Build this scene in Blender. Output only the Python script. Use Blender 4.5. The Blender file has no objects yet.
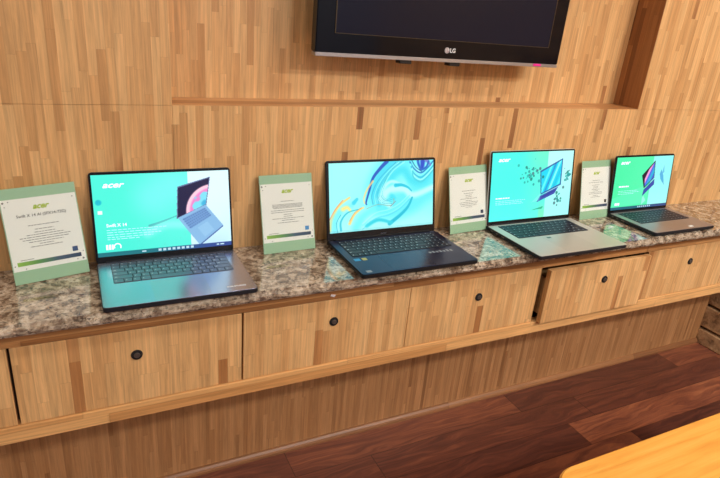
import bpy, bmesh, math, random
import numpy as np
from mathutils import Vector, Matrix
random.seed(7)
C = bpy.context.scene.collection
S = bpy.context.scene

# ------------------------------------------------------------------ helpers
def lin(c):
    return tuple(((v/255)/12.92 if v/255 <= .04045 else ((v/255+.055)/1.055)**2.4) for v in c)

def link(name, bm, mat, parent=None, smooth=False, recalc=True):
    me = bpy.data.meshes.new(name)
    if recalc: bmesh.ops.recalc_face_normals(bm, faces=bm.faces)
    bm.to_mesh(me); bm.free()
    me.materials.append(mat)
    if smooth:
        for p in me.polygons: p.use_smooth = True
    o = bpy.data.objects.new(name, me); C.objects.link(o)
    if parent: o.parent = parent
    return o

def thing(name, label, cat, loc=(0,0,0), rot=(0,0,0), group=None):
    o = bpy.data.objects.new(name, None); C.objects.link(o)
    o.location = loc; o.rotation_euler = rot; o.empty_display_size = .05
    o['label'] = label; o['category'] = cat
    if group: o['group'] = group
    return o
def tag(o, label, cat, group=None):
    o['label'] = label; o['category'] = cat
    if group: o['group'] = group
    return o
def struct(o):
    o['kind'] = 'structure'; return o

def box(bm, x0, x1, y0, y1, z0, z1, bev=0, seg=2, M=None):
    vs = [bm.verts.new(((x0,x1)[i], (y0,y1)[j], (z0,z1)[k])) for i in (0,1) for j in (0,1) for k in (0,1)]
    idx = [(0,1,3,2),(4,6,7,5),(0,4,5,1),(2,3,7,6),(0,2,6,4),(1,5,7,3)]
    fs = [bm.faces.new([vs[i] for i in f]) for f in idx]
    if bev:
        es = list({e for f in fs for e in f.edges})
        r = bmesh.ops.bevel(bm, geom=es, offset=bev, segments=seg, affect='EDGES', profile=.5)
        vs = list({v for f in r['faces'] for v in f.verts} | {v for v in vs if v.is_valid})
    if M is not None:
        for v in vs: v.co = M @ v.co
    return vs

def rounded(bm, pts_r, z0, z1, bev=0, axis='z'):
    """prism from a rounded outline; pts_r = list of (x, y, radius), counter-clockwise"""
    out = []
    n = len(pts_r)
    for i, (x, y, r) in enumerate(pts_r):
        p = Vector((x, y)); a = Vector(pts_r[i-1][:2]) - p; b = Vector(pts_r[(i+1) % n][:2]) - p
        a.normalize(); b.normalize()
        if r <= 0: out.append(p); continue
        c = p + a*r + b*r
        for k in range(7):
            t = k/6*math.pi/2
            out.append(c - b*r*math.cos(t) - a*r*math.sin(t))
    lo = [bm.verts.new((q.x, q.y, z0)) for q in out]
    hi = [bm.verts.new((q.x, q.y, z1)) for q in out]
    m = len(out)
    bm.faces.new(lo[::-1]); top = bm.faces.new(hi)
    for i in range(m): bm.faces.new((lo[i], lo[(i+1) % m], hi[(i+1) % m], hi[i]))
    vs = lo+hi
    if bev:
        bmesh.ops.recalc_face_normals(bm, faces=bm.faces)
        bmesh.ops.bevel(bm, geom=[e for e in bm.edges if abs(e.verts[0].co.z-e.verts[1].co.z) < 1e-7],
                        offset=bev, segments=2, affect='EDGES')
    return vs

def rrect(bm, x0, x1, y0, y1, r, z0, z1, bev=0):
    return rounded(bm, [(x0,y0,r),(x1,y0,r),(x1,y1,r),(x0,y1,r)], z0, z1, bev)

def cyl(bm, c, r, h, n=24, axis='z', r2=None):
    r2 = r if r2 is None else r2
    A, B = [], []
    for i in range(n):
        t = 2*math.pi*i/n; u, v = math.cos(t), math.sin(t)
        if axis == 'z': A.append((c[0]+r*u, c[1]+r*v, c[2])); B.append((c[0]+r2*u, c[1]+r2*v, c[2]+h))
        else: A.append((c[0]+r*u, c[1], c[2]+r*v)); B.append((c[0]+r2*u, c[1]-h, c[2]+r2*v))
    A = [bm.verts.new(p) for p in A]; B = [bm.verts.new(p) for p in B]
    bm.faces.new(A); bm.faces.new(B)
    for i in range(n): bm.faces.new((A[i], A[(i+1) % n], B[(i+1) % n], B[i]))

def text(name, s, size, mat, parent, loc, rot=(0,0,0), align='LEFT', shear=0, bold=0, sx=1, extr=.00008):
    cu = bpy.data.curves.new(name, 'FONT'); cu.body = s; cu.size = size
    cu.align_x = align; cu.shear = shear; cu.offset = bold; cu.extrude = extr; cu.resolution_u = 4
    t = bpy.data.objects.new(name, cu); C.objects.link(t)
    dg = bpy.context.evaluated_depsgraph_get(); dg.update()
    me = bpy.data.meshes.new_from_object(t.evaluated_get(dg))
    bpy.data.objects.remove(t); bpy.data.curves.remove(cu)
    me.name = name; me.materials.clear(); me.materials.append(mat)
    for v in me.vertices: v.co.x *= sx
    o = bpy.data.objects.new(name, me); C.objects.link(o)
    o.parent = parent; o.location = loc; o.rotation_euler = rot
    return o

# ------------------------------------------------------------------ materials
def newmat(name):
    m = bpy.data.materials.new(name); m.use_nodes = True
    nt = m.node_tree; b = nt.nodes['Principled BSDF']
    return m, nt, b
def P(name, col, rough=.5, metal=0, spec=.5, coat=0, noise=0, nscale=200):
    m, nt, b = newmat(name)
    c = lin(col)
    b.inputs['Base Color'].default_value = (*c, 1)
    b.inputs['Roughness'].default_value = rough; b.inputs['Metallic'].default_value = metal
    b.inputs['Specular IOR Level'].default_value = spec; b.inputs['Coat Weight'].default_value = coat
    if noise:
        n = nt.nodes.new('ShaderNodeTexNoise'); n.inputs['Scale'].default_value = nscale
        tc = nt.nodes.new('ShaderNodeTexCoord'); nt.links.new(tc.outputs['Object'], n.inputs['Vector'])
        mr = nt.nodes.new('ShaderNodeMapRange'); mr.inputs['To Min'].default_value = 1-noise; mr.inputs['To Max'].default_value = 1+noise
        nt.links.new(n.outputs['Fac'], mr.inputs['Value'])
        mx = nt.nodes.new('ShaderNodeMix'); mx.data_type = 'RGBA'; mx.blend_type = 'MULTIPLY'; mx.inputs['Factor'].default_value = 1
        mx.inputs['A'].default_value = (*c, 1); nt.links.new(mr.outputs['Result'], mx.inputs['B'])
        nt.links.new(mx.outputs['Result'], b.inputs['Base Color'])
    return m
def E(name, col, s=1):
    m, nt, b = newmat(name)
    b.inputs['Base Color'].default_value = (0,0,0,1); b.inputs['Roughness'].default_value = .3
    b.inputs['Emission Color'].default_value = (*lin(col), 1); b.inputs['Emission Strength'].default_value = s
    return m

class N:
    """tiny node expression helper"""
    def __init__(s, nt): s.nt = nt
    def m(s, op, a, b=None, c=None):
        n = s.nt.nodes.new('ShaderNodeMath'); n.operation = op
        for i, v in enumerate((a, b, c)):
            if v is None: continue
            if isinstance(v, (int, float)): n.inputs[i].default_value = v
            else: s.nt.links.new(v, n.inputs[i])
        return n.outputs[0]
    def comb(s, x, y, z=0):
        n = s.nt.nodes.new('ShaderNodeCombineXYZ')
        for i, v in enumerate((x, y, z)):
            if isinstance(v, (int, float)): n.inputs[i].default_value = v
            else: s.nt.links.new(v, n.inputs[i])
        return n.outputs[0]
    def white(s, v):
        n = s.nt.nodes.new('ShaderNodeTexWhiteNoise'); n.noise_dimensions = '3D'; s.nt.links.new(v, n.inputs['Vector']); return n.outputs['Value']
    def noise(s, v, scale, detail=4, rough=.5, dist=0):
        n = s.nt.nodes.new('ShaderNodeTexNoise'); s.nt.links.new(v, n.inputs['Vector'])
        n.inputs['Scale'].default_value = scale; n.inputs['Detail'].default_value = detail
        n.inputs['Roughness'].default_value = rough; n.inputs['Distortion'].default_value = dist
        return n.outputs['Fac']
    def ramp(s, f, stops, interp='LINEAR'):
        n = s.nt.nodes.new('ShaderNodeValToRGB'); s.nt.links.new(f, n.inputs[0]); e = n.color_ramp.elements
        n.color_ramp.interpolation = interp
        while len(e) < len(stops): e.new(.5)
        for i, (p, c) in enumerate(stops):
            e[i].position = p; e[i].color = (*lin(c), 1) if len(c) == 3 and max(c) > 1 else (*c, 1)
        return n.outputs[0]
    def mix(s, f, a, b, mode='MIX'):
        n = s.nt.nodes.new('ShaderNodeMix'); n.data_type = 'RGBA'; n.blend_type = mode
        for k, v in (('Factor', f), ('A', a), ('B', b)):
            if isinstance(v, (int, float)): n.inputs[k].default_value = v
            elif isinstance(v, tuple): n.inputs[k].default_value = (*v, 1)
            else: s.nt.links.new(v, n.inputs[k])
        return n.outputs['Result']
    def pos(s):
        g = s.nt.nodes.new('ShaderNodeTexCoord'); x = s.nt.nodes.new('ShaderNodeSeparateXYZ')
        s.nt.links.new(g.outputs['Object'], x.inputs[0]); return x.outputs, g.outputs['Object']

def strip_wood(name, width, length, stops, horizontal=False, rough=.42, seed=0.0, seam=.1, grain=.27, tint=(1.015,.975,.905)):
    """end-jointed strip veneer: narrow strips, each cut in random lengths with its own tone"""
    m, nt, b = newmat(name); n = N(nt)
    (x, y, z), vec = n.pos()
    if horizontal: across, along = n.m('ADD', z, y), x
    else: across, along = n.m('ADD', x, y), z
    u = n.m('DIVIDE', n.m('ADD', across, 10+seed), width)
    i = n.m('FLOOR', u)
    r1 = n.white(n.comb(i, 3.7+seed, 1))
    ln = n.m('MULTIPLY_ADD', r1, length*.6, length*.7)
    v = n.m('ADD', n.m('DIVIDE', n.m('ADD', along, 10), ln), n.m('MULTIPLY', r1, 17.3))
    j = n.m('FLOOR', v)
    w = n.white(n.comb(i, j, 2+seed))
    # broad tone drift so groups of strips go together
    drift = n.noise(n.comb(n.m('MULTIPLY', across, 4), n.m('MULTIPLY', along, .8), seed), 1.5, 2)
    w2 = n.m('ADD', n.m('MULTIPLY', w, .96), n.m('MULTIPLY', n.m('SUBTRACT', drift, .46), .35))
    col = n.ramp(w2, stops)
    gv = n.comb(n.m('ADD', n.m('MULTIPLY', across, 190), n.m('MULTIPLY', w, 40)), n.m('MULTIPLY', along, 9), n.m('MULTIPLY', w, 30))
    g = n.noise(gv, 1.0, 5, .7, .9)
    gv2 = n.comb(n.m('MULTIPLY', across, 95), n.m('MULTIPLY', along, 3.2), n.m('MULTIPLY', w, 3))
    g2 = n.noise(gv2, 1.0, 4, .6, 1.1)
    gg = n.m('ADD', n.m('MULTIPLY_ADD', g, grain*2, 1-grain), n.m('MULTIPLY_ADD', g2, 1.05, -.525))
    fu = n.m('FRACT', u); fv = n.m('FRACT', v)
    eu = n.m('LESS_THAN', n.m('MINIMUM', fu, n.m('SUBTRACT', 1, fu)), .035)
    ev = n.m('LESS_THAN', n.m('MINIMUM', fv, n.m('SUBTRACT', 1, fv)), .0035)
    sm = n.m('SUBTRACT', 1, n.m('MULTIPLY', n.m('MAXIMUM', eu, ev), seam))
    k = n.m('MULTIPLY', gg, sm)
    kk = n.comb(n.m('MULTIPLY', k, tint[0]), n.m('MULTIPLY', k, tint[1]), n.m('MULTIPLY', k, tint[2]))
    out = n.mix(1.0, col, kk, 'MULTIPLY')
    nt.links.new(out, b.inputs['Base Color'])
    b.inputs['Roughness'].default_value = rough
    bp = nt.nodes.new('ShaderNodeBump'); bp.inputs['Strength'].default_value = .08; bp.inputs['Distance'].default_value = .001
    nt.links.new(k, bp.inputs['Height']); nt.links.new(bp.outputs[0], b.inputs['Normal'])
    return m

OAK = [(0, (146,101,64)), (.03, (160,115,74)), (.045, (188,145,97)), (.16, (195,152,102)), (.3, (202,160,110)), (.65, (208,167,116)), (1, (217,179,128))]
M_wall = strip_wood('strip_wall_wood', .0185, .19, OAK, seed=.13)
M_niche = strip_wood('niche_wall_wood', .0175, .17, OAK, seed=.57)
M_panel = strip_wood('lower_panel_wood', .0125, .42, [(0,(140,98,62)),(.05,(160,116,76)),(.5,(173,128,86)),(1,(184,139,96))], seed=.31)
M_drawer = strip_wood('drawer_wood', .0225, .26, [(0,(164,114,70)),(.03,(178,128,82)),(.06,(198,154,104)),(.5,(207,165,114)),(1,(216,176,125))], seed=.77)
M_rail = strip_wood('rail_wood', .05, .75, [(0,(188,136,84)),(.5,(208,158,102)),(1,(220,174,118))], horizontal=True, seed=.4, grain=.2)
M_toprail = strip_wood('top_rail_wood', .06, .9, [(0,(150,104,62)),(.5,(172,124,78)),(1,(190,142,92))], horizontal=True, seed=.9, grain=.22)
M_ledge = strip_wood('ledge_wood', .04, .6, [(0,(176,128,82)),(.5,(204,156,106)),(1,(216,172,122))], horizontal=True, seed=.2, grain=.2)
M_reveal = strip_wood('reveal_wood_shaded', .018, .3, [(0,(118,74,42)),(.3,(150,100,60)),(1,(176,124,78))], seed=.66)  # browner strips, darkened further to carry the shade of the recess side
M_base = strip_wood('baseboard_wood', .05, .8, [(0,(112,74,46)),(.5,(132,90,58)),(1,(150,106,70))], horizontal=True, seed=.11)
M_inside = P('cabinet_inside', (60,42,30), .8)

# granite
def granite():
    m, nt, b = newmat('polished_granite'); n = N(nt)
    (x, y, z), vec = n.pos()
    big = n.noise(vec, 34, 6, .72, .5)
    c = n.ramp(big, [(.30,(60,50,46)), (.41,(118,102,88)), (.47,(166,150,130)), (.54,(204,190,168)), (.62,(228,216,196)), (.74,(170,150,126))])
    sp = nt.nodes.new('ShaderNodeTexVoronoi'); sp.inputs['Scale'].default_value = 150; nt.links.new(vec, sp.inputs['Vector'])
    spk = n.ramp(sp.outputs['Color'], [(.0,(.34,.30,.28)), (.3,(.75,.7,.66)), (.55,(1,1,1)), (1,(1.25,1.2,1.12))])
    c2 = n.mix(.85, c, spk, 'MULTIPLY')
    dk = n.noise(vec, 75, 4, .7, .3)
    msk = n.ramp(dk, [(.56,(0,0,0)), (.64,(1,1,1))])
    c3 = n.mix(n.m('MULTIPLY', msk, .8), c2, lin((38,30,30)))
    mid = n.noise(vec, 9, 3, .5)
    c4 = n.mix(n.m('MULTIPLY', n.m('SUBTRACT', mid, .38), .9), c3, lin((132,100,74)))
    nt.links.new(c4, b.inputs['Base Color'])
    b.inputs['Roughness'].default_value = .09; b.inputs['Specular IOR Level'].default_value = .8
    b.inputs['Coat Weight'].default_value = .5; b.inputs['Coat Roughness'].default_value = .03
    return m
M_gran = granite()

def floor_mat():
    m, nt, b = newmat('mahogany_floor'); n = N(nt)
    (x, y, z), vec = n.pos()
    pw, pl = .115, .9
    v = n.m('DIVIDE', n.m('ADD', y, 10.02), pw); i = n.m('FLOOR', v)
    r = n.white(n.comb(i, 5, 1))
    u = n.m('ADD', n.m('DIVIDE', n.m('ADD', x, 10), pl), n.m('MULTIPLY', r, 9.1)); j = n.m('FLOOR', u)
    w = n.white(n.comb(i, j, 4))
    warp = n.noise(n.comb(n.m('MULTIPLY', x, 2.5), n.m('MULTIPLY', y, 9), n.m('MULTIPLY', w, 20)), 1, 3, .5)
    g = n.noise(n.comb(n.m('MULTIPLY', x, 4), n.m('ADD', n.m('MULTIPLY', y, 70), n.m('MULTIPLY', warp, 9)), n.m('MULTIPLY', w, 30)), 1, 5, .62, .7)
    f = n.m('ADD', n.m('MULTIPLY', w, .34), n.m('MULTIPLY', g, .74))
    col = n.ramp(f, [(.22,(56,31,27)), (.42,(86,48,38)), (.58,(108,61,46)), (.74,(142,84,58)), (.92,(180,116,76))])
    fv = n.m('FRACT', v); fu = n.m('FRACT', u)
    e = n.m('MAXIMUM', n.m('LESS_THAN', fv, .022), n.m('LESS_THAN', fu, .0035))
    out = n.mix(n.m('MULTIPLY', e, .6), col, lin((30,14,12)))
    nt.links.new(out, b.inputs['Base Color'])
    b.inputs['Roughness'].default_value = .33
    return m
M_floor = floor_mat()

def stone_mat():
    m, nt, b = newmat('split_stone'); n = N(nt)
    (x, y, z), vec = n.pos()
    g = n.noise(vec, 22, 6, .7, .4)
    col = n.ramp(g, [(.3,(84,58,38)), (.5,(176,140,100)), (.7,(214,180,136))])
    nt.links.new(col, b.inputs['Base Color']); b.inputs['Roughness'].default_value = .85
    bp = nt.nodes.new('ShaderNodeBump'); bp.inputs['Strength'].default_value = .6; bp.inputs['Distance'].default_value = .01
    nt.links.new(g, bp.inputs['Height']); nt.links.new(bp.outputs[0], b.inputs['Normal'])
    return m
M_stone = stone_mat(); M_mortar = P('dark_mortar', (44,32,24), .9)

def table_mat():
    m, nt, b = newmat('honey_tabletop'); n = N(nt)
    (x, y, z), vec = n.pos()
    g = n.noise(n.comb(n.m('MULTIPLY', x, 5), n.m('MULTIPLY', y, 90), 0), 1, 5, .6, .5)
    col = n.ramp(g, [(.3,(206,140,58)), (.5,(222,158,70)), (.7,(230,170,84))])
    nt.links.new(col, b.inputs['Base Color']); b.inputs['Roughness'].default_value = .3
    return m
M_table = table_mat()

M_black = P('black_plastic', (14,14,17), .35)
M_blackmatt = P('black_rubber', (18,18,20), .7)
M_gloss = P('piano_black', (9,10,18), .1, spec=.3)
M_silver = P('brushed_silver', (190,190,188), .3, .9)
M_steel = P('dark_steel', (120,112,106), .35, .8)
M_white = P('white_ink', (235,238,240), .5)
M_paper = P('white_paper', (243,238,238), .6)
M_greencard = P('sage_green_card', (158,190,160), .5)
M_ink = P('grey_ink', (120,118,122), .7)
M_inkdark = P('dark_ink', (60,58,66), .7)
M_lime = P('lime_ink', (168,190,40), .6)
M_badge = P('blue_badge', (36,66,120), .5)
M_pink = P('pink_sticker', (235,40,150), .5)
M_ceiling = P('white_ceiling', (232,228,220), .8)
M_plaster = P('cream_plaster', (206,192,170), .8); M_far = P('grey_plaster', (120,124,136), .8)

def acrylic():
    m = bpy.data.materials.new('clear_acrylic'); m.use_nodes = True; nt = m.node_tree; nt.nodes.clear()
    o = nt.nodes.new('ShaderNodeOutputMaterial'); t = nt.nodes.new('ShaderNodeBsdfTransparent'); g = nt.nodes.new('ShaderNodeBsdfGlossy')
    t.inputs[0].default_value = (.95,.98,.96,1); g.inputs['Roughness'].default_value = .06
    f = nt.nodes.new('ShaderNodeFresnel'); f.inputs[0].default_value = 1.49
    x = nt.nodes.new('ShaderNodeMixShader'); ge = nt.nodes.new('ShaderNodeNewGeometry'); nn = N(nt); nt.links.new(nn.m('MULTIPLY', f.outputs[0], nn.m('SUBTRACT', 1, ge.outputs['Backfacing'])), x.inputs[0]); nt.links.new(t.outputs[0], x.inputs[1]); nt.links.new(g.outputs[0], x.inputs[2])
    nt.links.new(x.outputs[0], o.inputs[0]); return m
M_acrylic = acrylic()

def bar_mat(name, stops, w):
    m, nt, b = newmat(name); n = N(nt)
    (x, y, z), vec = n.pos()
    nt.links.new(n.ramp(n.m('DIVIDE', x, w), stops), b.inputs['Base Color']); b.inputs['Roughness'].default_value = .5
    return m
M_bar = bar_mat('gradient_bar_ink', [(.06,(150,190,70)), (.35,(96,150,80)), (.6,(60,84,110)), (.95,(40,56,92))], .15)

# ------------------------------------------------------------------ room
FZ, ZN, XL, XR, ND = -.732, .3745, .159, 1.730, .109
RW, LW, FW, CZ, NT = 2.56, -2.6, -3.6, 1.87, 1.16
g = .0005
bm = bmesh.new()
box(bm, LW, XL-g/2, 0, .16, FZ, ZN-g, .0004, 1)            # lower left sheet
box(bm, XL+g/2, XR, 0, .16, FZ, ZN-g, .0004, 1)
box(bm, XR+g, RW, 0, .16, FZ, ZN-g, .0004, 1)
box(bm, LW, XL, 0, .16, ZN, CZ, .0004, 1)                  # left of the recess
box(bm, XR, RW, 0, .16, ZN, CZ, .0004, 1)                  # right of the recess
box(bm, XL, XR, 0, .16, NT, CZ, .0004, 1)                  # above the recess
struct(link('wall_back', bm, M_wall))
bm = bmesh.new(); box(bm, XL, XR, ND, .16, ZN, NT); struct(link('wall_recess', bm, M_niche))
bm = bmesh.new(); box(bm, XR-.0015, XR+.0002, .001, ND, ZN+.0012, NT, .0003, 1); struct(link('trim_3', bm, M_reveal))  # thin sheet holding the shaded-side wood tone
bm = bmesh.new(); box(bm, XL, XR, .001, ND, ZN-g, ZN+.0012, .0005, 1); struct(link('trim_1', bm, M_ledge))
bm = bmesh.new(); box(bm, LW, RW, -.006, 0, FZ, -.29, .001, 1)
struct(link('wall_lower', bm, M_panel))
# baseboard moulding
bm = bmesh.new()
prof = [(-.006,0),(-.020,0),(-.020,.008),(-.017,.014),(-.012,.020),(-.006,.022)]
A = [bm.verts.new((LW, y, FZ+z)) for y, z in prof]; B = [bm.verts.new((RW, y, FZ+z)) for y, z in prof]
bm.faces.new(A); bm.faces.new(B[::-1])
for i in range(len(prof)): bm.faces.new((A[i], A[(i+1)%6], B[(i+1)%6], B[i]))
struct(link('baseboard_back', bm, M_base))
bm = bmesh.new(); box(bm, LW, RW+.3, FW, .16, FZ-.05, FZ); struct(link('floor', bm, M_floor))
bm = bmesh.new(); box(bm, LW, RW+.3, FW, .16, CZ, CZ+.05); struct(link('ceiling', bm, M_ceiling))
bm = bmesh.new(); box(bm, LW-.05, LW, FW, .16, FZ, CZ); struct(link('wall_left', bm, M_plaster))
bm = bmesh.new(); box(bm, LW, RW+.3, FW-.05, FW, FZ, CZ); struct(link('wall_front', bm, M_far))
bm = bmesh.new(); box(bm, RW+.02, RW+.3, FW, .16, FZ, CZ); wr = struct(link('wall_right', bm, M_mortar))
bm = bmesh.new(); z = FZ; k = 0
while z < CZ-.02:
    h = [.088,.118,.10,.13,.095,.112][k % 6]; y = .0
    while y > FW+.1:
        w = random.uniform(.26, .5); dx = random.uniform(0, .018) if k < 12 else .01
        if k < 3 and y == 0: dx = .004
        y1 = max(FW, y-w)
        zz1 = min(z+h-.012, CZ)
        box(bm, RW-.012+dx, RW+.03, y1+.006, y-.002, z, zz1, .006, 2)
        y = y1
    z += h; k += 1
struct(link('trim_2', bm, M_stone))

# ------------------------------------------------------------------ drawer cabinet
X0, X1 = -.92, RW-.02
YF = -.2225
cab = thing('drawer_cabinet', 'long wall-mounted oak drawer cabinet below the granite counter', 'cabinet', (0,0,-.3025))
def cpart(name, bm, mat, dz=.3025):
    for v in bm.verts: v.co.z += dz
    return link(name, bm, mat, cab)
bm = bmesh.new()
box(bm, X0, X1, YF+.022, -.007, -.3015, -.281)
box(bm, X0, X1, YF+.022, -.007, -.056, -.036)
for xd in (X0+.01, -.2105, .269, .734, 1.2085, 1.69, 2.16, X1-.01):
    box(bm, xd-.009, xd+.009, YF+.022, -.007, -.281, -.056)
box(bm, X0, X1, -.02, -.007, -.281, -.056)
cpart('carcass', bm, M_inside)
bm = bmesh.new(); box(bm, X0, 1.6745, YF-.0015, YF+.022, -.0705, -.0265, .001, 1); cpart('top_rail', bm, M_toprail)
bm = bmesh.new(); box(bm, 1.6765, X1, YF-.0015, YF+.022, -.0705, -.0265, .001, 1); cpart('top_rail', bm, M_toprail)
bm = bmesh.new(); box(bm, X0, X1, YF-.004, YF+.024, -.3025, -.2625, .0015, 2); cpart('bottom_rail', bm, M_rail)
edges = [(-.68,-.2135), (-.2075,.2665), (.2712,.7332), (.7348,1.2045), (1.223,1.677), (1.6925,2.158), (2.162,2.525)]
for k, (a, b) in enumerate(edges):
    out = .021 if k == 4 else 0
    bm = bmesh.new()
    zt, zb = (-.0752 if k == 4 else -.0722), -.2608
    box(bm, a, b, 0, .018, zb, zt, .0011, 2)
    box(bm, a+.012, a+.022, .018, .19, zb+.02, zt-.04)       # drawer box sides behind the front
    box(bm, b-.022, b-.012, .018, .19, zb+.02, zt-.04)
    box(bm, a+.022, b-.022, .018, .19, zb+.02, zb+.026)
    box(bm, a+.022, b-.022, .18, .19, zb+.026, zt-.04)
    for v in bm.verts: v.co.z += .3025
    d = link('drawer', bm, M_drawer, cab); d.location = (0, YF-out, 0)
    if k == 4: d['label'] = 'drawer pulled slightly open'
    kx = {1:.030, 2:.508, 3:.973, 4:1.470, 5:1.936}.get(k, (a+b)/2); kz = -.136+.3025
    bm = bmesh.new(); cyl(bm, (kx, 0, kz), .0125, .003, 28, 'y', .0115)
    lk = link('drawer_lock', bm, M_blackmatt, d)
    bm = bmesh.new(); cyl(bm, (kx, -.003, kz), .0068, .0022, 20, 'y', .006); box(bm, kx-.0008, kx+.0008, -.0056, -.005, kz-.004, kz+.004)
    link('lock_core', bm, M_steel, d)

# countertop
bm = bmesh.new()
vs = box(bm, X0-.02, RW-.014, -.268, -.0005, -.0262, 0)
bmesh.ops.bevel(bm, geom=[e for e in bm.edges if all(abs(v.co.y+.268) < 1e-5 for v in e.verts) and abs(e.verts[0].co.x-e.verts[1].co.x) > .1],
                offset=.009, segments=4, affect='EDGES')
tag(link('countertop', bm, M_gran), 'long polished brown speckled granite slab counter under the laptops', 'countertop')

# paper scraps
bm = bmesh.new(); box(bm, 0, .013, 0, .0006, 0, .007)
o = link('paper_scrap', bm, M_paper); o.location = (.491, -.2264, -.0585); o.rotation_euler = (.25, .35, .1)
tag(o, 'tiny white paper scrap caught on the rail below the granite edge', 'paper')

# ------------------------------------------------------------------ screens (pixels of the displays)
def raster(kind, nx=260, ny=162):
    s, t = np.meshgrid((np.arange(nx))/(nx-1), (np.arange(ny))/(ny-1))
    img = np.zeros((ny, nx, 3))
    def col(c): return np.array(c, float)
    def put(mask, c): 
        mk = np.clip(mask, 0, 1)[..., None]; img[:] = img*(1-mk)+col(c)*mk
    def sm(x, a, b): 
        q = np.clip((x-a)/(b-a), 0, 1); return q*q*(3-2*q)
    def poly(pts):
        ins = np.zeros_like(s, bool); n = len(pts); asp = 1
        for i in range(n):
            (x1, y1), (x2, y2) = pts[i], pts[(i+1) % n]
            c = ((y1 > t) != (y2 > t)) & (s < (x2-x1)*(t-y1)/((y2-y1) if y2 != y1 else 1e-9)+x1)
            ins ^= c
        return ins.astype(float)
    def stroke(pts, w, c, w1=None, soft=.5, al=1):
        pts = np.array(pts, float); n = len(pts); out = []
        for i in range(n-1):
            p0, p1, p2, p3 = pts[max(i-1,0)], pts[i], pts[i+1], pts[min(i+2,n-1)]
            for q in np.linspace(0, 1, 14):
                out.append(.5*((2*p1)+(-p0+p2)*q+(2*p0-5*p1+4*p2-p3)*q*q+(-p0+3*p1-3*p2+p3)*q**3))
        m = np.zeros_like(s); L = len(out)
        for k, p in enumerate(out):
            ww = w if w1 is None else w+(w1-w)*k/L
            ww = max(ww, .004)
            d = np.hypot((s-p[0])*1.6, t-p[1])
            m = np.maximum(m, 1-sm(d, ww*(1-soft), ww*(1+soft)))
        put(m*al, c)
    def disc(x, y, r, c, al=1):
        d = np.hypot((s-x)*1.6, t-y); put((1-sm(d, r*.7, r*1.2))*al, c)
    rng = np.random.RandomState(4)
    def bilerp(p, u, v):
        a, b, c_, d = [np.array(q) for q in p]; return tuple((a*(1-u)+b*u)*(1-v)+(d*(1-u)+c_*u)*v)
    if kind == 1:
        img[:] = col((72,232,208)); put(sm(s, .1, .6)*.5, (112,240,226)); put(sm(t, .5, 1)*.3, (50,215,195))
        stroke([(.42,.3),(.55,.2),(.66,.22)], .2, (120,238,236), soft=.9, al=.6)
        stroke([(.38,.66),(.5,.6),(.64,.52)], .018, (60,150,160), .004, al=.8)
        stroke([(.36,.75),(.5,.66),(.66,.68)], .05, (150,248,238), soft=.9, al=.6)
        put((s > .68).astype(float), (214,246,252)); put(sm(s, .68, 1)*(s > .68)*sm(t, .2, 1)*.5, (180,224,246))
        put((s > .68)*(1-sm(np.hypot(s-.8, (t-1)*.8), .0, .3))*.4, (150,190,230))
        s = s+.025
        lid = [(.63,.2),(.872,.09),(.835,.43),(.615,.58)]
        base = [(.615,.585),(.835,.435),(.965,.72),(.77,.955)]
        put(poly([(.625,.185),(.88,.075),(.84,.445),(.606,.6)]), (96,106,150))
        put(poly(lid), (22,20,60))
        m = poly(lid)
        d = np.hypot((s-.90)*1.6, (t-.52))
        put(m*(1-sm(d, .34, .36)), (248,196,214)); put(m*(1-sm(d, .29, .32))*.9, (225,120,190))
        wob = .02*np.sin(s*90)+.02*np.sin(t*60+s*30)
        put(m*(1-sm(d+wob, .25, .28)), (120,214,232)); put(m*(1-sm(d+wob, .14, .2)), (60,170,210))
        put(poly(base), (128,176,216)); put(poly([(.77,.955),(.965,.72),(.965,.74),(.77,.975)]), (70,100,160))
        for i in range(4):
            for j in range(12):
                q = [bilerp(base, .08+i*.1, .1+j*.067), bilerp(base, .08+i*.1+.075, .1+j*.067), bilerp(base, .08+i*.1+.075, .1+j*.067+.05), bilerp(base, .08+i*.1, .1+j*.067+.05)]
        kb = [bilerp(base,.1,.08), bilerp(base,.9,.08), bilerp(base,.9,.46), bilerp(base,.1,.46)]
        put(poly(kb), (104,146,196))
        for r_ in range(5):
            a = bilerp(kb, 0, (r_+.5)/5); b_ = bilerp(kb, 1, (r_+.5)/5)
            stroke([a, b_], .006, (70,104,160), al=.8)
        put(poly([bilerp(base,.3,.55), bilerp(base,.68,.55), bilerp(base,.68,.92), bilerp(base,.3,.92)])*.5, (150,196,228))
        s = s-.025
        put((t > .945)*1.0, (20,110,120)); put((t > .945)*sm(s, .3, .9), (44,70,140))
        disc(.035,.33,.035,(20,180,200)); put(((s>.025)*(s<.055)*(t>.43)*(t<.475)).astype(float), (230,245,240))
    elif kind == 2:
        img[:] = col((150,242,238)); put(sm(s+t*.3, .2, .6)*.4, (120,236,240)); put(sm(t, .7, 1)*.5, (178,246,240))
        # large swirl body
        stroke([(.72,-.05),(.52,.22),(.46,.48),(.55,.66),(.72,.62),(.86,.5),(1.02,.35)], .2, (96,226,236), soft=.5)
        stroke([(.6,-.05),(.48,.2),(.42,.45),(.46,.62)], .08, (60,206,228), .04, al=.8)
        stroke([(.98,.1),(.9,.3),(.78,.3),(.7,.14),(.6,.2),(.54,.4),(.6,.55)], .08, (64,214,228), .03, soft=.9)
        stroke([(.48,.55),(.56,.42),(.7,.42),(.8,.52),(1.0,.42)], .06, (178,246,242), .04, soft=.8)
        stroke([(.56,.66),(.5,.56),(.5,.4),(.58,.3),(.68,.36)], .035, (170,244,242), .02, soft=.8)
        stroke([(.62,.36),(.68,.36),(.74,.4),(.78,.46)], .028, (20,190,215), .008)
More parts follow.
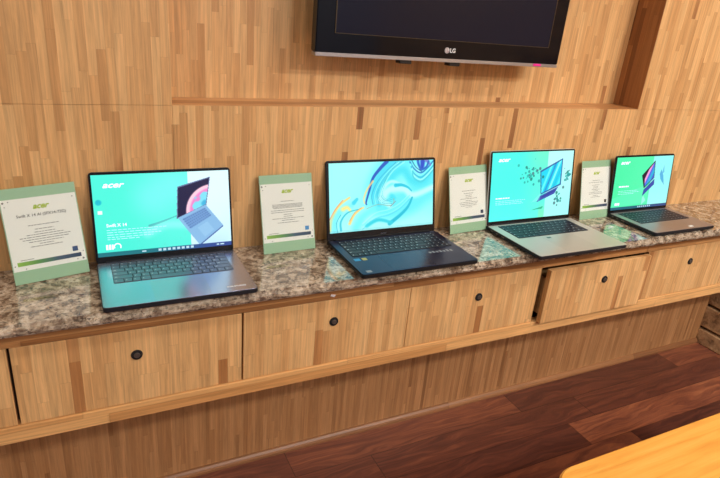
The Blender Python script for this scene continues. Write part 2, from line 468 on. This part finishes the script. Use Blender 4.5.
        for k in range(5):
            o = k*.03
            stroke([(.70-o*.6,.0),(.57-o*.3,.12+o),(.47+o*.35,.3+o*.4),(.43+o*.5,.48),(.48+o*.4,.62-o*.5),(.58,.66-o)], .005, (30,150,180) if k % 2 else (70,190,200), al=.75)
        for k in range(5):
            o = k*.035
            stroke([(.76+o*.2,.02+o),(.80,.12+o),(.87,.19+o),(.94,.12+o),(1.01,.0+o)], .011, ((24,120,190),(120,236,240),(40,180,210),(150,244,240),(60,200,215))[k])
        stroke([(.535,.0),(.47,.1),(.40,.24),(.365,.42),(.335,.58),(.34,.62)], .028, (18,84,180), .008, soft=.3)
        stroke([(.40,.28),(.345,.40),(.315,.52),(.32,.6)], .014, (250,206,120), .008, soft=.8, al=.9)
        stroke([(.89,.02),(.885,.1),(.87,.14)], .04, (14,70,190), .02, soft=.5); stroke([(.93,.0),(.97,.08)], .03, (110,120,200), .01)
        stroke([(.785,.56),(.74,.7),(.66,.82),(.56,.93)], .014, (20,180,205), .03); stroke([(.58,.92),(.45,.86),(.34,.93)], .02, (40,200,215), .03, soft=.8)
        stroke([(.34,.68),(.45,.63),(.56,.66),(.6,.62),(.6,.56)], .006, (170,150,120), al=.7); stroke([(.57,.67),(.62,.6)], .006, (120,120,150), al=.7)
        stroke([(.0,.96),(.03,.76),(.09,.6),(.18,.5)], .024, (246,206,110), .012, soft=.8); stroke([(.0,.8),(.05,.66),(.12,.53)], .008, (226,150,110))
        stroke([(.04,.98),(.05,.8),(.12,.66),(.2,.62)], .05, (120,232,238), .03, soft=.8)
        stroke([(.12,.66),(.16,.64),(.19,.7)], .03, (248,222,130), .015, soft=.9); stroke([(.22,.58),(.25,.53)], .03, (60,205,225), .02)
        stroke([(.18,.88),(.22,.76),(.28,.68),(.31,.66)], .02, (246,206,120), .01, soft=.8); stroke([(.18,.84),(.23,.72),(.29,.66)], .005, (200,130,90))
        stroke([(.10,.97),(.10,.84),(.16,.72),(.26,.68)], .016, (34,180,205), .008, al=.8); stroke([(.24,.95),(.3,.8),(.4,.7)], .06, (110,236,240), .03, soft=.9)
        stroke([(.07,1.0),(.06,.86),(.1,.74)], .006, (20,150,180), al=.7)
        for k in range(4):
            o = k*.028
            stroke([(.40+o,.62),(.39+o,.48),(.44+o,.30),(.53+o*.8,.14),(.62+o,.02)], .007, ((30,160,200),(150,244,242),(60,190,215),(170,246,244))[k], al=.8)
            stroke([(.30,.98-o),(.42,.84-o),(.55,.80-o),(.66,.72-o),(.76,.58-o)], .008, ((70,205,225),(150,244,242),(110,232,238),(170,246,244))[k], al=.7)
        stroke([(.84,.0),(.85,.07),(.88,.14),(.93,.10),(.95,.02)], .02, (16,96,190), .014, soft=.5); stroke([(.78,.0),(.82,.10),(.88,.17)], .008, (20,90,150), al=.8)
        put((t > .965)*.35, (120,190,200))
    elif kind == 3:
        img[:] = col((66,236,222)); put(sm(t, .4, 1)*.4, (90,240,236)); put(sm(s, .3, .6)*.45, (110,240,206)); put((1-sm(t,.0,.5))*sm(s,.3,.66)*.5, (120,236,180))
        put((s > .675).astype(float), (176,246,240)); put((s > .675)*sm(t,.1,.9)*.4, (130,240,238)); put((s > .6)*(s <= .675)*sm(t,.75,.95)*.5, (130,236,160))
        m1 = poly([(.585,.29),(.868,.11),(.866,.52),(.612,.655)]); put(m1, (40,90,160))
        l = [(.6,.31),(.855,.14),(.852,.5),(.622,.63)]; m = poly(l); put(m, (10,206,232))
        for k, cc in enumerate([(90,240,240),(20,150,210),(120,246,240),(10,190,220),(60,230,236),(30,130,200)]):
            o = .62+k*.045; put(m*(1-sm(np.abs(s-o-(.6-t)*.28), .008, .018)), cc)
        put(poly([(.605,.67),(.835,.545),(.79,.65),(.565,.765)]), (52,74,168)); put(poly([(.64,.67),(.81,.58),(.785,.62),(.62,.71)])*.5, (30,50,130))
        put(poly([(.5,.88),(.66,.83),(.64,.87)])*.8, (20,160,120)); put(poly([(.5,.76),(.6,.64),(.62,.62),(.6,.74)])*.4, (150,246,236))
        for _ in range(70):
            a = rng.rand()
            if a < .45: x, y = rng.normal(.48, .07), rng.normal(.30, .09)
            elif a < .8: x, y = rng.normal(.83, .04), rng.normal(.76, .06)
            else: x, y = rng.normal(.94, .02), rng.normal(.38, .06)
            disc(x, y, rng.uniform(.008, .026), ((20,120,110),(30,150,150),(70,110,120),(20,170,160))[rng.randint(4)], .85)
    elif kind == 4:
        img[:] = col((66,230,160)); put(sm(s, .0, .5)*.35, (96,236,176)); put(poly([(.0,.78),(.45,.6),(.62,.55),(.62,.9),(.0,.95)])*.3, (120,242,206))
        edge = .68-.1*0+(t-.5)*.0
        put((s > .64).astype(float), (140,238,232)); put((s > .64)*sm(t,.2,1)*.4, (176,246,240))
        put(poly([(.47,.36),(.675,.08),(.70,.42),(.535,.62)]), (22,16,40))
        m = poly([(.52,.35),(.665,.12),(.695,.41),(.545,.58)])
        put(m*(1-sm(np.abs(s-.575-(.35-t)*.3), .015, .03)), (236,150,210)); put(m*sm(s+(t-.35)*.3, .585, .6), (70,110,220)); put(m*sm(s+(t-.35)*.3, .615, .64), (30,170,206)); put(m*sm(s+(t-.35)*.3, .665, .675), (60,90,190))
        put(poly([(.535,.645),(.705,.44),(.715,.55),(.525,.77)]), (50,72,160)); put(poly([(.53,.8),(.55,.76),(.60,.86),(.53,.95)])*.6, (180,250,240))
        put(poly([(.81,.26),(.86,.38),(.90,.58),(.82,.46),(.79,.36)])*.7, (50,140,205)); put(poly([(.85,.17),(.87,.32),(.83,.36)])*.6, (70,150,215))
        put((t > .95)*.9, (20,80,110)); put((t > .95)*sm(s,.4,.9)*.6, (60,60,130))
    return (img/255).clip(0, 1)

def srgb2lin(a): return np.where(a <= .04045, a/12.92, ((a+.055)/1.055)**2.4)

m, nt, b = newmat('display_pixels')
at = nt.nodes.new('ShaderNodeAttribute'); at.attribute_name = 'pix'
b.inputs['Base Color'].default_value = (.01,.01,.012,1); b.inputs['Roughness'].default_value = .25
nt.links.new(at.outputs['Color'], b.inputs['Emission Color']); b.inputs['Emission Strength'].default_value = 1.1
M_disp = m
M_sw = E('display_white', (232,255,250), 1.4)
M_swd = E('display_white_soft', (176,250,240), 1.3)
M_sic = E('display_icon', (190,225,240), 1.0)

def screen_mesh(kind, w, h, parent, loc):
    nx, ny = 260, 162
    img = srgb2lin(raster(kind, nx, ny))
    me = bpy.data.meshes.new('screen')
    xs, ys = np.meshgrid(np.linspace(0, w, nx), np.linspace(h, 0, ny))
    co = np.stack([xs, np.zeros_like(xs), ys], -1).reshape(-1, 3)
    i = np.arange(nx*ny).reshape(ny, nx)
    f = np.stack([i[1:, :-1], i[1:, 1:], i[:-1, 1:], i[:-1, :-1]], -1).reshape(-1, 4)
    me.from_pydata(co.tolist(), [], f.tolist())
    ca = me.color_attributes.new('pix', 'FLOAT_COLOR', 'POINT')
    rgba = np.concatenate([img.reshape(-1, 3), np.ones((nx*ny, 1))], 1)
    ca.data.foreach_set('color', rgba.astype(np.float32).ravel())
    me.materials.append(M_disp)
    o = bpy.data.objects.new('screen', me); C.objects.link(o); o.parent = parent; o.location = loc
    return o

# ------------------------------------------------------------------ laptops
def laptop(label, kind, x0, yf, W, D, topz, topy, basemat, keymat, deckmat, sidemat, marg, group='laptops on the granite counter', numpad=False):
    root = thing('laptop', label, 'laptop', (x0+W/2, yf+D/2, 0), group=None)
    ox, oy = -W/2, -D/2
    T = .0155
    # chassis
    bm = bmesh.new(); rrect(bm, ox, ox+W, oy, oy+D, .009, .0035, T-.0006, .0022)
    base = link('base', bm, sidemat, root)
    bm = bmesh.new(); rrect(bm, ox+.0012, ox+W-.0012, oy+.0012, oy+D-.012, .008, T-.0012, T, .0004)
    link('palm_rest', bm, deckmat, root)
    for fx in (ox+.03, ox+W-.03):
        for fy in (oy+.025, oy+D-.03):
            bm = bmesh.new(); cyl(bm, (fx, fy, 0), .006, .0045, 16); link('rubber_foot', bm, M_blackmatt, root)
    # ports on the left flank
    for k, (py, pw) in enumerate(((D*.62, .013), (D*.74, .009), (D*.84, .009))):
        bm = bmesh.new(); box(bm, ox-.0004, ox+.002, oy+py, oy+py+pw, .0065, .0105, .0003, 1); link('port', bm, M_steel, root)
    # keyboard
    kx0, kx1 = ox+W*(.065 if numpad else .09), ox+W*(.95 if numpad else .91)
    ky1 = oy+D-.024; ky0 = ky1-.102
    bm = bmesh.new(); rrect(bm, kx0, kx1, ky0, ky1, .004, T-.0005, T+.0002); kb = link('keyboard', bm, M_blackmatt, root)
    rows = 6; rh = (ky1-ky0)/(5.6)
    widths = [[1]*14, [1]*13+[1.6], [1.5]+[1]*12+[1.1], [1.8]+[1]*11+[1.8], [2.3]+[1]*10+[2.3], [1.2,1,1,1.2,5.2,1.2,1,1,1,1.1]]
    if numpad: widths = [r+[1]*4 for r in widths]
    cache = {}
    for r, wl in enumerate(widths):
        hh = rh*.6 if r == 0 else rh
        ytop = ky1 - (0 if r == 0 else rh*.6+(r-1)*rh)
        u = (kx1-kx0)/sum(wl); x = kx0
        for wk in wl:
            ww = wk*u; gap = .0016
            key = (round(ww, 5), round(hh, 5))
            if key not in cache:
                bm = bmesh.new(); box(bm, gap/2, ww-gap/2, -hh+gap/2, -gap/2, 0, .0013, .0004, 1)
                # legend mark
                o = link('key', bm, keymat, kb); cache[key] = o.data
            else:
                o = bpy.data.objects.new('key', cache[key]); C.objects.link(o); o.parent = kb
            o.location = (x, ytop, T+.0002); x += ww
    # legends: short light glyphs printed on the keys
    bm = bmesh.new()
    for r, wl in enumerate(widths):
        hh = rh*.6 if r == 0 else rh
        ytop = ky1 - (0 if r == 0 else rh*.6+(r-1)*rh)
        u = (kx1-kx0)/sum(wl); x = kx0
        for wk in wl:
            ww = wk*u
            if wk < 3:
                gx = x+.004; gy = ytop-hh*.5
                box(bm, gx, gx+.0028*(1 if wk < 1.3 else 1.8), gy-.001, gy+.0012, T+.0015, T+.00158)
            x += ww
    link('key_legends', bm, M_legend, kb)
    # touchpad
    cx = ox+W*(.44 if numpad else .5); tw = .128 if W > .33 else .118
    bm = bmesh.new(); rrect(bm, cx-tw/2, cx+tw/2, oy+.006, ky0-.008, .003, T-.0006, T+.00015)
    link('touchpad', bm, padmat[kind], root)
    # hinge and lid
    hy, hz = oy+D-.008, T-.003
    ang = math.atan2((topy-yf-D/2)-hy, topz-hz); L = math.hypot(topz-hz, (topy-yf-D/2)-hy)
    bm = bmesh.new(); rrect(bm, ox+.02, ox+W-.02, oy+D-.014, oy+D-.001, .003, .006, T+.003, .001); link('hinge', bm, sidemat, root)
    bm = bmesh.new(); rrect(bm, ox, ox+W, 0, L, .008, -.0052, 0, .0012)
    M = Matrix.Rotation(math.pi/2, 4, 'X')
    for v in bm.verts: v.co = M @ v.co          # now x, z up, front face towards -y
    for v in bm.verts: v.co.y = v.co.y
    lid = link('lid', bm, lidmat[kind], root); lid.location = (0, hy, hz); lid.rotation_euler = (-ang, 0, 0)
    # front face of the lid is at y=-? after rotation: z(-.0052..0) -> y(.0052..0)
    bm = bmesh.new(); rrect(bm, ox+.0012, ox+W-.0012, .001, L-.0012, .007, 0, .0007, .0003)
    for v in bm.verts: v.co = M @ v.co
    link('bezel', bm, M_bezel, lid)
    ml, mt, mb = marg
    sw, sh = W-2*ml, L-mt-mb
    screen_mesh(kind, sw, sh, lid, (ox+ml, -.0010, mb))
    bm = bmesh.new(); cyl(bm, (0, -.0007, L-mt/2), .0016, .0004, 14, 'y'); link('webcam', bm, M_gloss, lid)
    def at(s, t, d=.0013): return (ox+ml+s*sw, -d, mb+(1-t)*sh)
    R = (math.pi/2, 0, 0)
    def blocks(name, lst, mat, h):
        if 'icon' in name and len(lst) > 1:
            for q in lst: blocks(name, [q], mat, h)
            return
        bm = bmesh.new()
        for s0, s1, t in lst:
            x, y, z = at(s0, t)
            box(bm, x, x+(s1-s0)*sw, y, y+.0001, z-h/2, z+h/2)
        link(name, bm, mat, lid)
    def words(s0, s1, t):
        out = []; s = s0
        while s < s1:
            w = random.uniform(.015, .045); out.append((s, min(s+w, s1), t)); s += w+.008
        return out
    if kind != 2:
        text('screen_wordmark', 'acer', .0185, M_sw, lid, at(.07, .155 if kind == 1 else .13), R, shear=.35, bold=.0005, sx=1.35)
    if kind == 1:
        text('screen_title', 'Swift X 14', .0105, M_sw, lid, at(.075, .635), R, bold=.0002)
        blocks('screen_caption', sum([words(.075, e, t) for e, t in ((.50,.675),(.43,.705),(.46,.735),(.40,.765),(.30,.79))], []), M_swd, .0014)
        blocks('screen_badge', [(.06,.075,.885),(.08,.095,.885),(.1,.112,.885)], M_sw, .012)
        bm = bmesh.new(); x, y, z = at(.14, .885)
        for k in range(14):
            a0, a1 = [-.6+q/14*4.2 for q in (k, k+1)]
            p = [(x+r*math.cos(a), y, z+r*math.sin(a)) for r, a in ((.0085,a0),(.0085,a1),(.006,a1),(.006,a0))]
            bm.faces.new([bm.verts.new(q) for q in p])
        link('screen_badge', bm, M_sw, lid)
        blocks('taskbar_icon', [(.43+q*.035, .452+q*.035, .973) for q in range(8)], M_sic, .0055)
        blocks('taskbar_icon', [(.31,.34,.973),(.88,.90,.973),(.91,.94,.973)], M_sic, .003)
        text('palm_rest_print', 'RTX STUDIO', .0075, M_white, root, (ox+W-.066, oy+.022, T+.0001), bold=.0002)
    if kind == 3:
        blocks('screen_title', words(.065, .23, .665), M_sw, .0035)
        blocks('screen_caption', sum([words(.065, e, t) for e, t in ((.42,.705),(.38,.73),(.4,.755))], []), M_swd, .0013)
    if kind == 4:
        blocks('screen_title', words(.09, .26, .555), M_sw, .005)
        blocks('screen_caption', sum([words(.09, e, t) for e, t in ((.42,.64),(.46,.67),(.36,.70))], []), M_swd, .0014)
        blocks('screen_badge', [(.06,.085,.89),(.09,.11,.89),(.115,.14,.89)], M_sw, .009)
        blocks('taskbar_icon', [(.47+q*.035, .49+q*.035, .973) for q in range(7)], M_sic, .005)
    if kind == 2:
        text('bezel_wordmark', 'acer', .011, M_dimtext, lid, (0, -.0009, mb*.32), R, 'CENTER', .35)
        for dx, c, w in ((.018, M_sblue, .017), (.041, M_syel, .013)):
            bm = bmesh.new(); rrect(bm, ox+dx, ox+dx+w, ky0-.026, ky0-.012, .001, T, T+.0002); link('sticker', bm, c, root)
        bm = bmesh.new(); rrect(bm, ox+.018, ox+.033, oy+.010, oy+.022, .001, T, T+.0002); link('sticker', bm, M_sgrey, root)
        bm = bmesh.new()
        for k in range(7): box(bm, ox+W-.112+k*.0115, ox+W-.105+k*.0115, ky0-.032, ky0-.022+.003*(k % 2), T, T+.0002)
        link('palm_rest_print', bm, M_sgrey, root)
    if kind == 3:
        bm = bmesh.new(); rrect(bm, ox+W*.36, ox+W*.36+.016, ky0-.022, ky0-.014, .001, T, T+.0003); link('sticker', bm, M_sgreen, root)
    if kind == 4:
        bm = bmesh.new(); rrect(bm, ox+W*.62, ox+W*.62+.022, oy+.014, oy+.024, .001, T, T+.0003); link('sticker', bm, M_white, root)
    return root

M_bezel = P('display_bezel', (9,9,12), .25)
M_legend = P('key_legend_ink', (190,205,215), .5)
M_dimtext = P('dim_wordmark', (70,74,84), .4)
M_sblue = P('blue_sticker', (40,140,200), .4); M_syel = P('yellow_sticker', (180,170,80), .4); M_sgrey = P('grey_print', (130,140,150), .4); M_sgreen = P('dark_green_sticker', (50,90,80), .4)
alu_dark = P('steel_grey_aluminium', (186,192,210), .26, .92)
alu_sil = P('pale_silver_aluminium', (206,204,196), .42, .55)
alu_mid = P('grey_aluminium', (168,160,160), .36, .7)
blk = P('black_shell_glow_tint', (30,40,76), .3, .7)  # black shell tinted blue to stand in for reflected screen glow
blkside = P('black_shell_edge', (12,12,14), .5)
sd1 = P('dark_grey_edge', (44,46,52), .45, .5)
kmet = P('grey_keys', (110,120,138), .3, .6)
kblk = P('black_keys', (20,26,44), .42, spec=.35)
padmat = {1: P('steel_touchpad', (190,192,202), .25, .9), 2: P('black_touchpad_glow_tint', (28,38,74), .26, .7), 3: P('silver_touchpad', (200,198,190), .38, .55), 4: P('grey_touchpad', (160,153,153), .3, .7)}  # pad of the black laptop carries the same painted screen glow
lidmat = {1: sd1, 2: blkside, 3: alu_sil, 4: sd1}

laptop('slim steel grey laptop with teal screen showing an open laptop, leftmost on the counter', 1, -.031, -.270, .3228, .234, .223, -.004, alu_dark, kmet, alu_dark, sd1, (.005,.0065,.016))
laptop('black laptop with number pad and pale cyan marbled swirl wallpaper on its screen', 2, .551, -.276, .354, .232, .230, -.004, blk, kblk, blk, blkside, (.0085,.007,.023), numpad=True)
laptop('large pale silver laptop with black keys, its screen scattering dark flecks around a cyan picture', 3, 1.0965, -.306, .356, .256, .2465, -.018, alu_sil, kblk, alu_sil, sd1, (.0075,.006,.014))
laptop('grey laptop with bright green screen, rightmost on the counter', 4, 1.6465, -.256, .311, .208, .2175, -.029, alu_mid, kblk, alu_mid, sd1, (.006,.006,.011))

# ------------------------------------------------------------------ price placards
def placard(label, x, y, yaw, lean, roll, W, H, model, lines, badge):
    root = thing('placard', label, 'sign', (x, y, 0), (0, 0, 0), None)
    root.rotation_mode = 'XYZ'
    root.matrix_world = Matrix.Translation((x, y, .0006)) @ Matrix.Rotation(yaw, 4, 'Z') @ Matrix.Rotation(-lean, 4, 'X') @ Matrix.Rotation(roll, 4, 'Y')
    bm = bmesh.new(); box(bm, 0, W, 0, .0012, 0, H, .0003, 1); link('backing_card', bm, M_greencard, root)
    # paper sheet
    bm = bmesh.new(); box(bm, .002, W-.002, -.0004, -.00005, .029, H-.023); sheet = link('printed_sheet', bm, M_paper, root)
    bm = bmesh.new(); box(bm, -.001, W+.001, -.0022, -.0012, 0, H+.0012, .0004, 1)
    link('clear_sleeve', bm, M_acrylic, root)
    R = (math.pi/2, 0, 0); yy = -.00055
    text('wordmark', 'acer', .017, M_lime, sheet, (W/2, yy, H-.048), R, 'CENTER', .35, .0006)
    if model: text('model_line', model, .0088, M_inkdark, sheet, (W/2, yy, H-.064), R, 'CENTER', bold=.00008)
    bm = bmesh.new()
    for (hw, z) in lines:
        xx = W/2-hw
        while xx < W/2+hw:
            w = random.uniform(.003, .010); box(bm, xx, min(xx+w, W/2+hw), yy, yy+.0001, H*z-.0007, H*z+.0007); xx += w+.0016
    link('text_lines', bm, M_ink, sheet)
    bm = bmesh.new(); box(bm, .011, W-.011, yy, yy+.0001, .0395, .0485); link('gradient_bar', bm, M_bar, sheet)
    bm = bmesh.new(); rrect(bm, 0, .011, 0, .011, .001, 0, .0001)
    for v in bm.verts: v.co = Vector((v.co.x+W-.027, yy+v.co.z, v.co.y+.0535))
    link('badge', bm, badge, sheet)
    bm = bmesh.new(); box(bm, .018, .044, yy, yy+.0001, .0515, .0527); link('text_lines', bm, M_ink, sheet)
    for dx, dz, r in ((.006, H-.029, .0022), (.016, H-.028, .0013), (W-.009, H-.031, .0012), (.008, H-.038, .0011), (.006,.041,.0013), (W-.006,.051,.0011), (W-.008,.0345,.0022), (.026,.0325,.0012), (W-.02,.0345,.0012)):
        bm = bmesh.new(); cyl(bm, (dx, yy+.0002, dz), r, .0002, 12, 'y'); link('dot', bm, M_ink, sheet)
    return root
c1 = [(.030,.60),(.018,.555),(.020,.525),(.036,.50),(.050,.475),(.045,.45),(.034,.425),(.014,.40),(.032,.375)]
c2 = [(.018,.66),(.042,.62),(.042,.605),(.042,.59),(.040,.575),(.046,.545),(.046,.52),(.012,.49),(.012,.465),(.044,.44),(.018,.415),(.030,.385)]
c3 = [(.026,.63),(.018,.59),(.012,.56),(.012,.535),(.032,.51),(.012,.48),(.036,.455),(.034,.43),(.030,.405),(.012,.38)]
c4 = [(.018,.66),(.036,.625),(.018,.58),(.012,.55),(.012,.53),(.020,.505),(.012,.48),(.034,.455),(.034,.43),(.012,.40),(.024,.375)]
placard('tilted clear-sleeved product placard left of the grey laptop, leftmost of the placards', -.193, -.088, math.radians(10), math.radians(14), math.radians(-1.5), .149, .208, 'Swift X 14 AI (SFX14-72G)', c1, M_badge)
placard('clear-sleeved product placard with a light blue badge, between the grey and black laptops', .367, -.064, math.radians(1.5), math.radians(14.5), math.radians(-.5), .1465, .2055, None, c2, P('light_blue_badge', (70,140,205), .5))
placard('clear-sleeved product placard with a navy badge, between the black and silver laptops', .957, -.063, math.radians(2), math.radians(14), math.radians(-1.2), .1465, .2045, None, c3, P('navy_badge', (40,52,84), .5))
placard('clear-sleeved product placard with a black badge, between the silver and green-screen laptops', 1.506, -.058, math.radians(2), math.radians(13), 0, .1475, .2035, None, c4, P('black_badge', (48,38,40), .5))

# ------------------------------------------------------------------ television
tv = thing('television', 'black flat-screen television in the wall recess with silver lower strip', 'television', (.909, 0, .5))
TW, TH = .806, .512
bm = bmesh.new(); 
def yz(bm):
    for v in bm.verts: v.co = Vector((v.co.x, -v.co.z, v.co.y))
rrect(bm, -TW/2, TW/2, .009, TH, .006, -.030, 0, .002)      # prism along z -> y
yz(bm); fr = link('frame', bm, M_gloss, tv)
bm = bmesh.new(); rrect(bm, -TW/2+.05, TW/2-.05, .05, TH-.05, .02, -.078, -.030, .004); yz(bm); link('rear_housing', bm, M_black, tv)
bm = bmesh.new(); box(bm, -.351, .351, -.0012, -.0002, .0575, .4525); link('screen', bm, P('tv_screen', (26,27,42), .18, spec=.2), tv)
bm = bmesh.new()
for (a, b, c_, d) in ((-.3535,.3535,.0560,.0576), (-.3535,.3535,.4524,.454), (-.3535,-.351,.0576,.4524), (.351,.3535,.0576,.4524)):
    box(bm, a, b, -.0022, .0002, c_, d, .0004, 1)
link('screen_rim', bm, P('catch_light_rim', (96,84,66), .3, .8), tv)  # golden tint painted as the catch-light along the bezel edge
bm = bmesh.new(); rrect(bm, -TW/2, TW/2, 0, .0092, .003, -.026, .001, .001); yz(bm); link('silver_strip', bm, P('satin_silver_strip', (176,174,176), .35, .8), tv)
for xx in (-.155, .005):
    bm = bmesh.new(); box(bm, xx, xx+.036, .004, .03, -.010, 0, .001, 1); link('stand_tab', bm, M_black, tv)
text('brand_mark', 'LG', .0155, M_sgrey if False else M_white, tv, (-.0025, -.0006, .0265), (math.pi/2,0,0), bold=.0004)
bm = bmesh.new(); cyl(bm, (-.012, -.0001, .0315), .0078, .0008, 28, 'y'); ds = link('brand_disc', bm, P('pale_disc', (200,196,196), .4), tv)
bm = bmesh.new()
for k in range(18):
    a0, a1 = [math.radians(80+q/18*280) for q in (k, k+1)]
    bm.faces.new([bm.verts.new((-.012+r*math.cos(a), -.00105, .0315+r*math.sin(a))) for r, a in ((.0062,a0),(.0062,a1),(.0052,a1),(.0052,a0))])
box(bm, -.0126, -.0114, -.0011, -.00095, .028, .035); box(bm, -.012, -.0085, -.0011, -.00095, .028, .029)
link('brand_face', bm, P('dark_red_ink', (120,40,60), .5), ds)
bm = bmesh.new(); box(bm, .305, .335, -.0024, -.0012, .0022, .0088, .0003, 1); link('sticker', bm, M_pink, tv)
bm = bmesh.new(); box(bm, -.2, .2, .078, .1085, .15, .36, .002, 1); box(bm, -.15,-.12,.07,.09,.12,.4); box(bm,.12,.15,.07,.09,.12,.4); link('wall_bracket', bm, M_black, tv)

# ------------------------------------------------------------------ table in the foreground
tb = thing('table', 'honey-coloured wooden table with rounded corner in the near foreground', 'table', (1.2, -1.25, FZ))
bm = bmesh.new(); rrect(bm, -.672, .7, -.42, .313, .055, -FZ-.030, -FZ, .003); link('tabletop', bm, M_table, tb)
for sx in (-.58, .64):
    for sy in (-.36, .25):
        bm = bmesh.new(); box(bm, sx-.025, sx+.025, sy-.025, sy+.025, 0, -FZ-.0305, .003, 2); link('leg', bm, M_table, tb)

# ------------------------------------------------------------------ unseen ceiling lamps, some added as fill
M_lamp = E('lamp_diffuser', (255,238,214), 6)
def lamp(x, y, power, size, col, label):
    t = thing('unseen_ceiling_light', label, 'light', (x, y, CZ), group='ceiling lights')
    bm = bmesh.new(); cyl(bm, (0,0,-.02), size/2+.02, .02, 36); link('housing', bm, M_silver, t)
    bm = bmesh.new(); cyl(bm, (0,0,-.024), size/2, .004, 36); link('diffuser', bm, M_lamp, t)
    l = bpy.data.lights.new('lamp_light', 'AREA'); l.shape = 'DISK'; l.size = size; l.energy = power; l.color = col
    o = bpy.data.objects.new('lamp_light', l); C.objects.link(o); o.location = (0, 0, -.03); o.parent = t
LB = 'unseen round ceiling lamp with white diffuser'
warm = (1, .965, .93)
lamp(2.3, -1.4, 20, .30, warm, LB)
lamp(1.3, -3.1, 42, .30, warm, LB)  # unseen lamp added for frontal fill
lamp(-1.0, -1.3, 13, .30, warm, LB)  # added to brighten the left side, out of view
lamp(2.25, -2.5, 66, .30, warm, LB)
lamp(.1, -2.4, 12, .30, warm, LB)  # weak fill lamp, added out of view

w = bpy.data.worlds.new('World'); S.world = w; w.use_nodes = True
w.node_tree.nodes['Background'].inputs[0].default_value = (1,.95,.9,1); w.node_tree.nodes['Background'].inputs[1].default_value = .3

# ------------------------------------------------------------------ camera
cam = bpy.data.cameras.new('Camera'); co = bpy.data.objects.new('Camera', cam); C.objects.link(co)
cam.sensor_width = 36; cam.lens = 569.612/720*36; cam.clip_start = .01
yaw, pitch, roll = 0.48560, -0.3820, 0.0917
f = Vector((math.sin(yaw)*math.cos(pitch), math.cos(yaw)*math.cos(pitch), math.sin(pitch)))
r = Vector((math.cos(yaw), -math.sin(yaw), 0)); u = r.cross(f)
r2 = r*math.cos(roll)+u*math.sin(roll); u2 = -r*math.sin(roll)+u*math.cos(roll)
co.matrix_world = Matrix(((r2.x,u2.x,-f.x,-.0501),(r2.y,u2.y,-f.y,-1.383),(r2.z,u2.z,-f.z,.6164),(0,0,0,1)))
S.camera = co
S.view_settings.view_transform = 'Standard'; S.view_settings.look = 'None'; S.view_settings.gamma = 1
S.view_settings.exposure = 0.14
